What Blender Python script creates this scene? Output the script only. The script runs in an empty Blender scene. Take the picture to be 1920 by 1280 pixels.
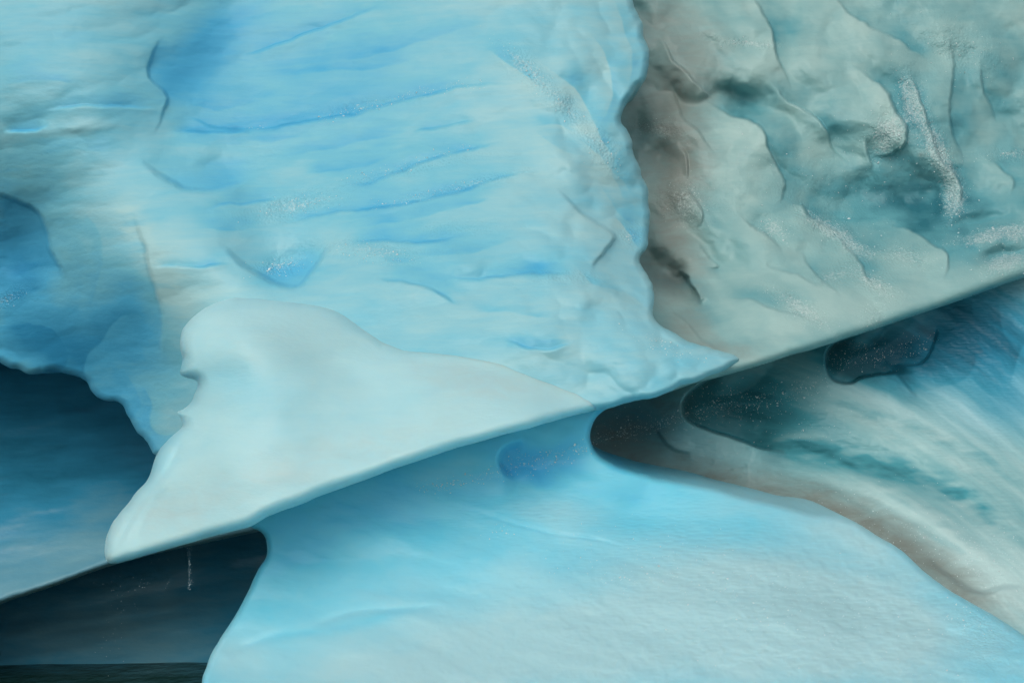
import bpy, math, random
import numpy as np
S = bpy.context.scene
rng = np.random.default_rng(7)

# ------------------------------------------------------------------ camera
CAM_Z = 6.0                                   # eye height above the water, on a boat
K = 36.0 / 50.0 / 1920.0
cam = bpy.data.objects.new('camera', bpy.data.cameras.new('camera'))
S.collection.objects.link(cam)
cam.data.lens = 50; cam.data.sensor_width = 36
cam.location = (0, 0, CAM_Z); cam.rotation_euler = (math.radians(90), 0, 0)
cam.data.clip_start = 0.1; cam.data.clip_end = 20000
S.camera = cam

# ------------------------------------------------------------------ light: bright overcast day
SUN_EL, SUN_AZ = math.radians(40), math.radians(203)      # azimuth clockwise from +Y: behind and a little left of the camera
W = bpy.data.worlds.new('World'); S.world = W; W.use_nodes = True
wn = W.node_tree.nodes; wl = W.node_tree.links
sky = wn.new('ShaderNodeTexSky'); sky.sky_type = 'NISHITA'; sky.sun_disc = False
sky.sun_elevation = SUN_EL; sky.sun_rotation = SUN_AZ; sky.dust_density = 3.0; sky.air_density = 1.0
bg = wn['Background']; bg.inputs['Strength'].default_value = 0.112
hs = wn.new('ShaderNodeHueSaturation'); hs.inputs['Saturation'].default_value = 0.35      # cloud greys the sky
wl.new(sky.outputs[0], hs.inputs['Color']); wl.new(hs.outputs[0], bg.inputs['Color'])
sl = bpy.data.lights.new('sun', 'SUN'); so = bpy.data.objects.new('sun', sl); S.collection.objects.link(so)
sl.energy = 0.84; sl.angle = math.radians(50); sl.color = (1.0, 0.95, 0.88)
so.rotation_euler = (math.pi / 2 - SUN_EL, 0, math.pi - SUN_AZ)
so.location = (0, -10, 30)
S.view_settings.view_transform = 'Standard'; S.view_settings.look = 'None'
S.view_settings.exposure = 0.0; S.view_settings.gamma = 1.0; S.view_settings.use_curve_mapping = False
S.cycles.max_bounces = 5; S.cycles.diffuse_bounces = 4; S.cycles.use_adaptive_sampling = True; S.cycles.adaptive_threshold = 0.03

# ------------------------------------------------------------------ numeric helpers
def world(px, py, d):
    """point at distance d (metres) on the line of sight of photo pixel px, py"""
    return (px - 960.0) * K * d, d, CAM_Z - (py - 640.0) * K * d

def smooth(a, b, x):
    t = np.clip((x - a) / (b - a), 0, 1); return t * t * (3 - 2 * t)

def hashn(ix, iy, seed):
    n = (ix.astype(np.int64) * 374761393 + iy.astype(np.int64) * 668265263 + seed * 2147483647) & 0xffffffff
    n = ((n ^ (n >> 13)) * 1274126177) & 0xffffffff
    n = (n ^ (n >> 16)) & 0xffffffff
    return n / 4294967295.0 * 2 - 1

def vnoise(x, y, seed):
    ix = np.floor(x); iy = np.floor(y); fx = x - ix; fy = y - iy
    ix = ix.astype(np.int64); iy = iy.astype(np.int64)
    u = fx * fx * fx * (fx * (fx * 6 - 15) + 10); v = fy * fy * fy * (fy * (fy * 6 - 15) + 10)
    a = hashn(ix, iy, seed); b = hashn(ix + 1, iy, seed); c = hashn(ix, iy + 1, seed); e = hashn(ix + 1, iy + 1, seed)
    return (a * (1 - u) + b * u) * (1 - v) + (c * (1 - u) + e * u) * v

def fbm(x, y, seed, octs=4, gain=0.5):
    r = 0; a = 1; t = 0
    for o in range(octs):
        c, s_ = math.cos(0.6 * o + 0.3), math.sin(0.6 * o + 0.3)
        r = r + a * vnoise((x * c - y * s_) * 2 ** o + 13.7 * o, (x * s_ + y * c) * 2 ** o - 7.1 * o, seed + o); t += a; a *= gain
    return r / t

def domes(x, y, seed, k=9.0):
    """rounded swellings that meet in creases, 0..1"""
    ix = np.floor(x).astype(np.int64); iy = np.floor(y).astype(np.int64); acc = 0
    for a in (-1, 0, 1):
        for b in (-1, 0, 1):
            px = ix + a + 0.5 + 0.42 * hashn(ix + a, iy + b, seed); py = iy + b + 0.5 + 0.42 * hashn(ix + a, iy + b, seed + 7)
            acc = acc + np.exp(-k * ((x - px) ** 2 + (y - py) ** 2))
    return 1 + np.log(acc + 1e-9) / k

def catmull(pts, n=6, closed=False):
    P = np.array(pts, float); m = len(P); out = []
    for i in range(m if closed else m - 1):
        p1, p2 = P[i], P[(i + 1) % m]
        p0 = P[(i - 1) % m] if (closed or i > 0) else 2 * p1 - p2
        p3 = P[(i + 2) % m] if (closed or i + 2 < m) else 2 * p2 - p1
        d1 = np.linalg.norm(p2 - p1) + 1e-6
        m1 = (p2 - p0) * d1 / (np.linalg.norm(p1 - p0) + d1); m2 = (p3 - p1) * d1 / (np.linalg.norm(p3 - p2) + d1)
        k = max(2, min(n, int(d1 / 5)))
        for t in np.arange(k) / k:
            h = t * t
            out.append((2 * h * t - 3 * h + 1) * p1 + (h * t - 2 * h + t) * m1 + (-2 * h * t + 3 * h) * p2 + (h * t - h) * m2)
    if not closed: out.append(P[-1])
    return np.array(out)

def rbf(ctrl, X, Y):
    """smooth surface through control points (x, y, value): thin-plate spline"""
    c = np.array(ctrl, float); p = c[:, :2] / 500.0; v = c[:, 2]; n = len(c)
    def phi(r2): return 0.5 * r2 * np.log(r2 + 1e-12)
    r2 = ((p[:, None] - p[None]) ** 2).sum(-1)
    A = np.zeros((n + 3, n + 3)); A[:n, :n] = phi(r2) + np.eye(n) * 0.002
    A[:n, n] = 1; A[:n, n + 1:] = p; A[n, :n] = 1; A[n + 1:, :n] = p.T
    w = np.linalg.solve(A, np.concatenate([v, [0, 0, 0]]))
    x = X / 500.0; y = Y / 500.0
    r = w[n] + w[n + 1] * x + w[n + 2] * y
    for i in range(n): r = r + w[i] * phi((x - p[i, 0]) ** 2 + (y - p[i, 1]) ** 2)
    return r

def near(pts, X, Y, reach):
    """signed distance to an open line (positive on the right-hand side), and how far along it (0..1)"""
    P = catmull(pts, 8); D = np.full(X.shape, 1e9); T = np.zeros(X.shape); SG = np.zeros(X.shape); WS = np.full(X.shape, 1e-30)
    L = np.r_[0, np.cumsum(np.linalg.norm(np.diff(P, axis=0), axis=1))]
    lo, hi = P.min(0) - reach, P.max(0) + reach
    ys = np.nonzero((Y[:, 0] > lo[1] - 20) & (Y[:, 0] < hi[1] + 20))[0]; xs = np.nonzero((X[0] > lo[0] - 20) & (X[0] < hi[0] + 20))[0]
    if not len(ys) or not len(xs): return D, SG, T
    sl_ = (slice(ys[0], ys[-1] + 1), slice(xs[0], xs[-1] + 1)); x = X[sl_]; y = Y[sl_]
    for i in range(len(P) - 1):
        a, b = P[i], P[i + 1]; e = b - a; q = e @ e + 1e-9
        t = np.clip(((x - a[0]) * e[0] + (y - a[1]) * e[1]) / q, 0, 1)
        d = np.hypot(x - a[0] - t * e[0], y - a[1] - t * e[1])
        D[sl_] = np.minimum(D[sl_], d); w = (d + 1.5) ** -5.0 * (L[i + 1] - L[i]); WS[sl_] += w
        T[sl_] += w * (L[i] + t * (L[i + 1] - L[i])) / L[-1]
        SG[sl_] += w * np.clip((e[0] * (y - a[1]) - e[1] * (x - a[0])) / (math.sqrt(q) * (d + 1e-3)), -1, 1)
    return D, SG / WS, T / WS

def taper(T, k=0.25): return smooth(0, k, T) * smooth(0, k, 1 - T)

class Relief:
    """shape of one body of ice: metres of forward relief, and what the ice is made of"""
    def __init__(s, X, Y): s.X, s.Y, s.h = X, Y, np.zeros(X.shape)
    def cliff(s, pts, A, reach=70, sharp=5, back=0.35, k=0.25):
        # an overlapping edge: raised on the right-hand side of the line, hollow on the other
        ad, sg, T = near(pts, s.X, s.Y, reach * 3.2); w = taper(T, k) * smooth(0, 0.6, np.abs(sg)); d = ad * sg
        far = smooth(reach * 3.1, reach * 1.2, ad); up = A * np.exp(-(ad / reach) ** 1.3) * far
        dn = -A * back * np.exp(-(ad / (reach * 0.7)) ** 1.3) * far
        m = smooth(-sharp, sharp, d)
        s.h += w * (up * m + dn * (1 - m))
    def ridge(s, pts, A, width=12, k=0.25):
        d, _, T = near(pts, s.X, s.Y, width * 3.2); s.h += A * taper(T, k) * np.exp(-(d / width) ** 2)
    def bump(s, x, y, rx, ry, rot, A):
        c, n = math.cos(math.radians(rot)), math.sin(math.radians(rot))
        u = (s.X - x) * c + (s.Y - y) * n; v = -(s.X - x) * n + (s.Y - y) * c
        s.h += A * np.exp(-(u / rx) ** 2 - (v / ry) ** 2)

def field(X, Y, base, blobs=(), strokes=(), brk=False):
    f = np.full(X.shape, float(base)) if np.isscalar(base) else base.copy()
    for x, y, rx, ry, rot, A in blobs:
        c, n = math.cos(math.radians(rot)), math.sin(math.radians(rot))
        u = (X - x) * c + (Y - y) * n; v = -(X - x) * n + (Y - y) * c
        f += A * np.exp(-(u / rx) ** 2 - (v / ry) ** 2)
    for pts, w, A in strokes:
        d, _, T = near(pts, X, Y, w * 3.2); g = A * taper(T) * np.exp(-(d / w) ** 2)
        f += g * np.clip(0.75 + 1.2 * fbm(X / 45, Y / 12, 97, 3), 0.1, 1.5) if brk else g
    return f

def facet_shade(f, X, Y, pts, A, reach=80, sharp=3, k=0.25):
    """a fracture plane inside the ice, and shade painted beside crests and hollows: deeper tone on the left-hand side of the line, fading away from it"""
    d, sg, T = near(pts, X, Y, reach * 3.2)
    f += A * taper(T, k) * smooth(0, 0.6, np.abs(sg)) * smooth(sharp, -sharp, d * sg) * np.exp(-(d / reach) ** 1.4) * smooth(reach * 3.1, reach * 1.2, d)

def axis(lo, hi, step, a, b, coarse=14):
    """sample positions: fine between a and b, coarse outside"""
    parts = []
    if lo < a: parts.append(np.arange(lo, a, coarse)); lo = a
    h = min(hi, b); parts.append(np.arange(lo, h, step))
    if hi > b: parts.append(np.arange(b, hi, coarse))
    parts.append([hi]); return np.unique(np.concatenate(parts))

GRID = {}
def ice_body(name, outline, ctrl, relief, made_of, parent, mat, R=30, RZ=0.5, thick=3.5, step=2.2, rough=0.0, warp=5, Rfun=None, down=False):
    """One solid body of ice: front surface inside the outline, rounded at its edge, with sides running back."""
    O = catmull(outline, 10, True)
    if rough:
        L = np.cumsum(np.r_[0, np.linalg.norm(np.diff(O, axis=0), axis=1)])
        tang = np.roll(O, -1, 0) - np.roll(O, 1, 0); tang /= np.linalg.norm(tang, axis=1)[:, None] + 1e-9
        nrm = np.c_[-tang[:, 1], tang[:, 0]]
        O = O + nrm * (fbm(L / 22.0, L * 0, 91, 3) * rough)[:, None]
    xs = axis(O[:, 0].min() - 3, O[:, 0].max() + 3, step, -40, 1960); ys = axis(O[:, 1].min() - 3, O[:, 1].max() + 3, step, -40, 1320)
    X, Y = np.meshgrid(xs, ys); H, Wd = X.shape
    # inside test, row by row
    ins = np.zeros(X.shape, bool); A = O; B = np.roll(O, -1, 0)
    for j, y in enumerate(ys):
        m = (A[:, 1] <= y) != (B[:, 1] <= y)
        if m.any():
            xc = A[m, 0] + (y - A[m, 1]) * (B[m, 0] - A[m, 0]) / (B[m, 1] - A[m, 1])
            ins[j] = (np.searchsorted(np.sort(xc), xs) % 2) == 1
    D = np.full(X.shape, 1e9); CX = X.copy(); CY = Y.copy(); Rm = max(R, 16) * (2.2 if Rfun else 1)
    for a, b in zip(A, B):
        y0, y1 = np.searchsorted(ys, [min(a[1], b[1]) - Rm, max(a[1], b[1]) + Rm]); x0, x1 = np.searchsorted(xs, [min(a[0], b[0]) - Rm, max(a[0], b[0]) + Rm])
        if y1 <= y0 or x1 <= x0: continue
        q = (slice(y0, y1), slice(x0, x1)); e = b - a; x = X[q]; y = Y[q]
        t = np.clip(((x - a[0]) * e[0] + (y - a[1]) * e[1]) / (e @ e + 1e-9), 0, 1)
        cx = a[0] + t * e[0]; cy = a[1] + t * e[1]; d = np.hypot(x - cx, y - cy); m = d < D[q]
        D[q] = np.where(m, d, D[q]); CX[q] = np.where(m, cx, CX[q]); CY[q] = np.where(m, cy, CY[q])
    cell = ins[:-1, :-1] | ins[1:, :-1] | ins[:-1, 1:] | ins[1:, 1:]
    used = np.zeros(X.shape, bool)
    used[:-1, :-1] |= cell; used[1:, :-1] |= cell; used[:-1, 1:] |= cell; used[1:, 1:] |= cell
    snap = used & ~ins & (D < 60)
    PX = np.where(snap, CX, X); PY = np.where(snap, CY, Y)
    wx = PX + warp * fbm(PX / 40, PY / 40, 5, 3); wy = PY + warp * fbm(PX / 40 + 50, PY / 40, 6, 3)
    dep = rbf(ctrl, PX, PY)
    r = Relief(wx, wy); relief(r)
    dep = dep - r.h
    RR = Rfun(PX, PY) if Rfun else R
    t = 1 - np.clip(np.where(snap, 0, D) / RR, 0, 1)
    dep = dep + RZ * (RR / R) * (1 - np.sqrt(1 - np.minimum(t, 0.995) ** 2))
    GRID[name + '|' + (parent.name if parent else '')] = (xs, ys, dep.copy(), ins)
    idx = -np.ones(X.shape, int); idx[used] = np.arange(used.sum())
    V = np.stack(world(PX[used], PY[used], dep[used]), 1)
    q = np.stack([idx[:-1, :-1], idx[1:, :-1], idx[1:, 1:], idx[:-1, 1:]], -1)[cell]
    # sides: run the rim straight back
    ed = np.concatenate([q[:, [0, 1]], q[:, [1, 2]], q[:, [2, 3]], q[:, [3, 0]]])
    n = len(V); key = ed[:, 0] * n + ed[:, 1]; rev = ed[:, 1] * n + ed[:, 0]
    be = ed[~np.isin(key, rev)]
    rv = np.unique(be); pos = {int(v): i for i, v in enumerate(rv)}
    ring = [V[rv]]; mean = V[rv].mean(0)
    for dy in (0.12, 0.6, thick):
        p = V[rv].copy(); p[:, 1] += dy
        f = 0.012 * dy; p[:, 0] += (mean[0] - p[:, 0]) * f * 0.3; ring.append(p)
    allv = np.concatenate([V] + ring[1:]); m = len(rv)
    b0 = np.array([pos[int(a)] for a in be[:, 0]]); b1 = np.array([pos[int(a)] for a in be[:, 1]])
    faces = [q]; prev0, prev1 = be[:, 0], be[:, 1]
    for k in range(3):
        c0 = n + k * m + b0; c1 = n + k * m + b1
        faces.append(np.stack([prev1, prev0, c0, c1], -1)); prev0, prev1 = c0, c1
    F = np.concatenate(faces)
    attrs = made_of(wx[used], wy[used], (wx, wy, used))
    me = bpy.data.meshes.new(name)
    me.vertices.add(len(allv)); me.vertices.foreach_set('co', allv.astype(np.float32).ravel())
    me.loops.add(F.size); me.loops.foreach_set('vertex_index', F.astype(np.int32).ravel())
    me.polygons.add(len(F)); me.polygons.foreach_set('loop_start', np.arange(0, F.size, 4, dtype=np.int32))
    me.polygons.foreach_set('use_smooth', np.ones(len(F), bool))
    me.update(calc_edges=True)
    for k, a in attrs.items():
        full = np.concatenate([a] + [a[rv]] * 3)
        at = me.attributes.new(k, 'FLOAT', 'POINT'); at.data.foreach_set('value', full.astype(np.float32))
    me.materials.append(mat)
    o = bpy.data.objects.new(name, me); S.collection.objects.link(o)
    if parent:
        o.parent = parent; o.location = -parent.location
    return o

def empty(name, loc, label, cat, group=None):
    o = bpy.data.objects.new(name, None); S.collection.objects.link(o); o.location = loc
    o['label'] = label; o['category'] = cat
    if group: o['group'] = group
    return o

# ------------------------------------------------------------------ materials
def ice_material(name, white, mid, deep, dark, stain=(0.255, 0.285, 0.255), sub=0.0, bump=1.0, dimple=0.0, strata=0.5, tilt=-12, rough=0.34, sss=0.22, mott=0.30, relief=1.0):
    m = bpy.data.materials.new(name); m.use_nodes = True
    nt = m.node_tree; N = nt.nodes; Lk = nt.links; b = N['Principled BSDF']
    def nd(t, **kw):
        x = N.new(t)
        for k, v in kw.items():
            if k in x.inputs.keys(): x.inputs[k].default_value = v
            else: setattr(x, k, v)
        return x
    def math_(op, a, c=None, cl=False):
        x = N.new('ShaderNodeMath'); x.operation = op; x.use_clamp = cl
        for i, v in enumerate((a, c)):
            if v is None: continue
            if isinstance(v, (int, float)): x.inputs[i].default_value = v
            else: Lk.new(v, x.inputs[i])
        return x.outputs[0]
    def attr(n):
        x = N.new('ShaderNodeAttribute'); x.attribute_name = n; return x.outputs['Fac']
    geo = N.new('ShaderNodeNewGeometry')
    def mapped(scale, rot=(0, 0, 0)):
        mp = N.new('ShaderNodeMapping'); mp.inputs['Scale'].default_value = scale; mp.inputs['Rotation'].default_value = rot
        Lk.new(geo.outputs['Position'], mp.inputs['Vector']); return mp.outputs[0]
    def noise(vec, scale, detail=6, rough_=0.55, dist=0.0):
        x = N.new('ShaderNodeTexNoise'); x.inputs['Scale'].default_value = scale; x.inputs['Detail'].default_value = detail
        x.inputs['Roughness'].default_value = rough_; x.inputs['Distortion'].default_value = dist
        Lk.new(vec, x.inputs['Vector']); return x.outputs['Fac']
    tl = math.radians(tilt)
    band = mapped((0.25, 0.25, 2.2), (0, tl, 0)); iso = mapped((1, 1, 1)); stretch = mapped((0.55, 0.5, 1.6), (0, tl, 0))
    n1 = noise(band, 1.1, 4, 0.55, 0.6); n2 = noise(iso, 0.8, 4, 0.5, 0.7); n3 = noise(band, 5.0, 4, 0.6, 0.4); n4 = noise(stretch, 1.6, 5, 0.6, 0.8)
    # clarity of the ice plus shade painted into it, broken up by the layering it froze in
    v = math_('ADD', attr('clear_shade'), math_('MULTIPLY', math_('SUBTRACT', n1, 0.5), 0.45 * strata))
    v = math_('ADD', v, math_('MULTIPLY', math_('SUBTRACT', n2, 0.5), mott * 0.9))
    v = math_('ADD', v, math_('MULTIPLY', math_('SUBTRACT', n4, 0.5), mott))
    v = math_('ADD', v, math_('MULTIPLY', math_('SUBTRACT', n3, 0.5), 0.34 * strata), True)
    ramp = N.new('ShaderNodeValToRGB'); e = ramp.color_ramp.elements
    e[0].position = 0.0; e[0].color = (*white, 1); e[1].position = 1.0; e[1].color = (*dark, 1)
    for p, c in ((0.35, mid), (0.68, deep)):
        x = e.new(p); x.color = (*c, 1)
    Lk.new(v, ramp.inputs[0])
    # silt frozen in
    dn = math_('ADD', math_('MULTIPLY', math_('SUBTRACT', noise(stretch, 3.0, 5, 0.65, 1.0), 0.5), 0.9), attr('dirt'))
    dn = math_('MULTIPLY', dn, math_('MULTIPLY', attr('dirt'), 3.0, True), True)
    mix = N.new('ShaderNodeMix'); mix.data_type = 'RGBA'; Lk.new(dn, mix.inputs[0]); Lk.new(ramp.outputs[0], mix.inputs[6]); mix.inputs[7].default_value = (*stain, 1)
    # crumbly white grains where the surface is fractured
    vor = N.new('ShaderNodeTexVoronoi'); vor.inputs['Scale'].default_value = 34; Lk.new(iso, vor.inputs['Vector'])
    gr_n = noise(iso, 16, 2, 0.75)
    g = math_('MULTIPLY', math_('SUBTRACT', math_('MULTIPLY', attr('grain'), 1.15), gr_n), 5.0, True)
    g = math_('MULTIPLY', g, math_('MULTIPLY', math_('SUBTRACT', vor.outputs['Color'], 0.45), 3.0, True) if False else math_('SUBTRACT', 1.0, math_('MULTIPLY', vor.outputs['Distance'], 1.1), True))
    mix2 = N.new('ShaderNodeMix'); mix2.data_type = 'RGBA'; Lk.new(math_('MULTIPLY', g, 0.6), mix2.inputs[0]); Lk.new(mix.outputs[2], mix2.inputs[6]); mix2.inputs[7].default_value = (0.72, 0.80, 0.78, 1)
    Lk.new(mix2.outputs[2], b.inputs['Base Color'])
    b.inputs['Roughness'].default_value = rough; b.inputs['IOR'].default_value = 1.31
    b.inputs['Subsurface Weight'].default_value = sub; b.subsurface_method = 'BURLEY'; b.inputs['Subsurface Radius'].default_value = (0.25, 0.7, 1.0); b.inputs['Subsurface Scale'].default_value = sss
    # fine relief
    fine = noise(mapped((14, 14, 26), (0, tl, 0)), 1.0, 5, 0.6); med = noise(stretch, 4.5, 6, 0.6)
    hgt = math_('ADD', math_('MULTIPLY', fine, 0.003 * relief), math_('MULTIPLY', med, 0.008 * relief))
    v2 = N.new('ShaderNodeTexVoronoi'); v2.inputs['Scale'].default_value = 26; Lk.new(iso, v2.inputs['Vector'])
    hgt = math_('ADD', hgt, math_('MULTIPLY', math_('MULTIPLY', v2.outputs['Distance'], attr('grain')), -0.03))
    if dimple:
        dv = N.new('ShaderNodeTexVoronoi'); dv.feature = 'SMOOTH_F1'; dv.inputs['Scale'].default_value = 1.0
        Lk.new(mapped((8, 10, 34), (0, math.radians(9), 0)), dv.inputs['Vector'])
        hgt = math_('ADD', hgt, math_('MULTIPLY', math_('MULTIPLY', dv.outputs['Distance'], attr('rough')), dimple))
    bp = N.new('ShaderNodeBump'); bp.inputs['Strength'].default_value = bump; bp.inputs['Distance'].default_value = 1.0
    Lk.new(hgt, bp.inputs['Height']); Lk.new(bp.outputs[0], b.inputs['Normal'])
    return m

M_BLUE = ice_material('blue_ice', (0.62, 0.82, 0.84), (0.36, 0.70, 0.82), (0.11, 0.42, 0.68), (0.02, 0.16, 0.32), dimple=0.03)
M_GREY = ice_material('silty_ice', (0.38, 0.57, 0.54), (0.24, 0.45, 0.45), (0.11, 0.34, 0.38), (0.03, 0.16, 0.20), dimple=0.03, strata=0.3, mott=0.55)
M_DARK = ice_material('shaded_ice', (0.26, 0.46, 0.50), (0.14, 0.34, 0.42), (0.035, 0.26, 0.41), (0.014, 0.14, 0.22), sub=0.0, strata=0.6)  # dark colours hold the shade under the overhang

def sh(n): return n

# ------------------------------------------------------------------ things
berg = empty('iceberg', (0, 18, 0), 'pale blue iceberg with a bright overhanging lip, undercut above its smooth flared base', 'iceberg')
grey = empty('iceberg', (6, 22, 0), 'grey-green silty iceberg wall with a brown dirt band, behind the pale blue one at right', 'iceberg')
back = empty('iceberg', (-8, 27, 0), 'dark blue shaded iceberg behind the pale lip at lower left', 'iceberg')

# ---- main pale blue wall
wall_out = [(-420, -420), (400, -430), (1150, -420), (1176, -120), (1180, -20), (1192, 20), (1204, 42), (1206, 62), (1216, 88), (1216, 128), (1210, 150), (1188, 172), (1172, 198), (1167, 226),
            (1180, 252), (1188, 290), (1202, 322), (1214, 356), (1218, 396), (1216, 440), (1214, 462), (1202, 480), (1204, 504), (1222, 532), (1226, 560), (1222, 585), (1236, 605), (1262, 624),
            (1300, 643), (1340, 656), (1370, 665), (1386, 673), (1372, 686), (1342, 700), (1299, 716), (1233, 742), (1189, 753), (1146, 765), (1060, 770), (700, 850), (480, 860), (380, 850), (330, 856), (290, 852), (281, 838), (269, 822), (248, 797),
            (238, 775), (230, 760), (200, 751), (178, 740), (165, 722), (150, 708), (120, 700), (92, 696), (60, 700), (25, 692), (0, 680), (-60, 655), (-420, 640)]
wall_ctl = [(-420, -420, 25), (400, -420, 25.5), (1150, -420, 24.5), (-100, -60, 22.8), (200, -60, 22.6), (300, -60, 22.9), (440, 20, 23.2), (700, -60, 23.0), (1000, -60, 22.4), (1180, 0, 22.4),
            (0, 200, 21.9), (200, 200, 21.8), (350, 230, 22.3), (600, 250, 22.0), (900, 250, 21.3), (1050, 120, 21.6), (1120, 300, 20.9), (1190, 250, 21.3), (1205, 400, 21.0),
            (-300, 450, 23.8), (0, 450, 23.2), (150, 450, 22.0), (270, 500, 20.9), (400, 480, 20.5), (520, 500, 20.7), (700, 500, 19.9), (900, 500, 19.5), (1100, 500, 19.3), (1200, 520, 19.7),
            (0, 640, 24.0), (130, 640, 23.0), (240, 650, 22.0), (320, 700, 21.3), (500, 640, 19.4), (700, 640, 18.9), (1000, 640, 18.3), (1200, 660, 18.1), (1380, 675, 18.3), (280, 830, 22.0), (170, 720, 23.2), (500, 820, 19.0), (1000, 780, 18.1), (1180, 745, 17.9)]
V_STR = [([(315, 205), (340, 218), (430, 243), (520, 240), (600, 225), (700, 205), (800, 178), (900, 160), (1000, 157)], 5),
         ([(310, 250), (400, 248), (480, 250)], 5), ([(480, 430), (560, 414), (640, 398), (740, 386), (850, 365), (960, 330), (1050, 322)], 5),
         ([(630, 346), (690, 344), (740, 325), (850, 290), (960, 262)], 5), ([(640, 456), (720, 450), (800, 456), (900, 440)], 6),
         ([(440, 110), (500, 92), (560, 70), (640, 40), (720, 8)], 4), ([(770, 248), (830, 240), (900, 225)], 5), ([(80, 205), (150, 200), (260, 203), (310, 200)], 4),
         ([(0, 245), (60, 248), (100, 232)], 5), ([(830, 520), (900, 525), (980, 515), (1090, 518)], 6), ([(940, 640), (1020, 655), (1080, 640)], 8), ([(380, 390), (470, 380), (540, 372)], 4),
         ([(280, 498), (360, 500), (440, 494)], 4), ([(700, 520), (800, 540), (870, 575)], 6)]
V_MORE = [([(330, 185), (400, 205), (470, 195), (540, 180)], 4), ([(300, 275), (360, 268), (430, 272), (520, 262), (600, 250)], 5), ([(500, 300), (600, 285), (700, 262), (800, 236)], 5), ([(620, 120), (720, 100), (840, 62), (920, 40)], 5),
          ([(560, 330), (640, 318), (740, 296)], 4), ([(640, 430), (760, 415), (880, 385), (990, 360)], 5), ([(760, 480), (860, 478), (980, 448)], 5), ([(350, 425), (420, 432), (500, 428)], 4), ([(0, 160), (80, 150), (160, 158)], 5), ([(60, 290), (150, 282), (230, 286)], 5),
          ([(500, 150), (600, 135), (700, 130), (800, 105)], 5), ([(880, 590), (960, 585), (1060, 600)], 6), ([(980, 240), (1040, 235), (1090, 250)], 5), ([(0, 560), (40, 555), (90, 535)], 5), ([(20, 520), (70, 500), (120, 498)], 5)]
def wall_relief(r):
    r.cliff([(310, 60), (288, 100), (277, 128), (283, 150), (300, 168), (317, 187), (306, 208), (290, 260)], 0.05, 110, 3, 0.5, 0.35)
    r.cliff([(262, 290), (275, 312), (310, 335), (348, 355), (395, 357), (435, 346), (480, 332)], 0.12, 90, 6, 0.7)
    r.cliff([(400, 450), (450, 490), (490, 517), (525, 534), (556, 538), (580, 515), (600, 488), (620, 460), (660, 445)], 0.16, 100, 6, 0.8, 0.3)
    r.cliff([(130, 530), (110, 500), (88, 450), (76, 405), (40, 378), (-30, 365)], 0.12, 140, 6, 0.5)
    r.cliff([(300, 690), (300, 600), (292, 545), (268, 460), (250, 390)], 0.06, 150, 6, 0.5)
    r.ridge([(900, 85), (960, 120), (1020, 170), (1090, 235), (1140, 290)], 0.06, 22)
    r.cliff([(1040, 350), (1090, 400), (1130, 425), (1152, 443), (1140, 465), (1118, 490), (1110, 520)], 0.09, 70, 4, 0.6)
    r.bump(1000, 495, 40, 14, 5, -0.07)
    r.cliff([(1060, 540), (1130, 540), (1180, 560), (1215, 575)], 0.12, 40, 10)
    r.cliff([(560, 470), (640, 455), (760, 500), (860, 550), (930, 610)], 0.06, 90, 22)
    r.bump(400, 70, 150, 80, -50, -0.10); r.bump(410, 322, 90, 34, -5, -0.16); r.bump(560, 500, 70, 34, -25, -0.16)
    r.bump(40, 460, 60, 70, 20, -0.4); r.bump(1100, 180, 30, 60, 20, -0.12); r.bump(1060, 300, 60, 25, 40, 0.15)
    r.bump(700, 470, 60, 16, 10, 0.12); r.bump(150, 240, 60, 12, -4, 0.06); r.bump(860, 490, 60, 25, 10, 0.12)
    for p, w in V_STR:
        r.cliff(p, 0.05, 30, 3, 0.9, 0.3)
    X, Y = r.X, r.Y; right = smooth(850, 1150, X)
    u = X * 0.985 - Y * 0.17; v = X * 0.17 + Y * 0.985
    wu = u + 30 * fbm(X / 110, Y / 110, 27, 3); wv = v + 24 * fbm(X / 110, Y / 110, 28, 3)
    r.h += (1 - 0.5 * right) * (0.12 * domes(wu / 210, wv / 95, 21) + 0.045 * domes(wu / 90, wv / 38, 29)) + 0.004 * fbm(u / 90, v / 12, 22, 3)
    r.h += right * (0.17 * domes((wu * .8 + wv * .6) / 105, (wv * .8 - wu * .6) / 62, 25) + 0.07 * domes((wu * .8 + wv * .6) / 45, (wv * .8 - wu * .6) / 30, 26) - 0.15) + 0.002 * fbm(u / 14, v / 5, 24, 2)
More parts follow.
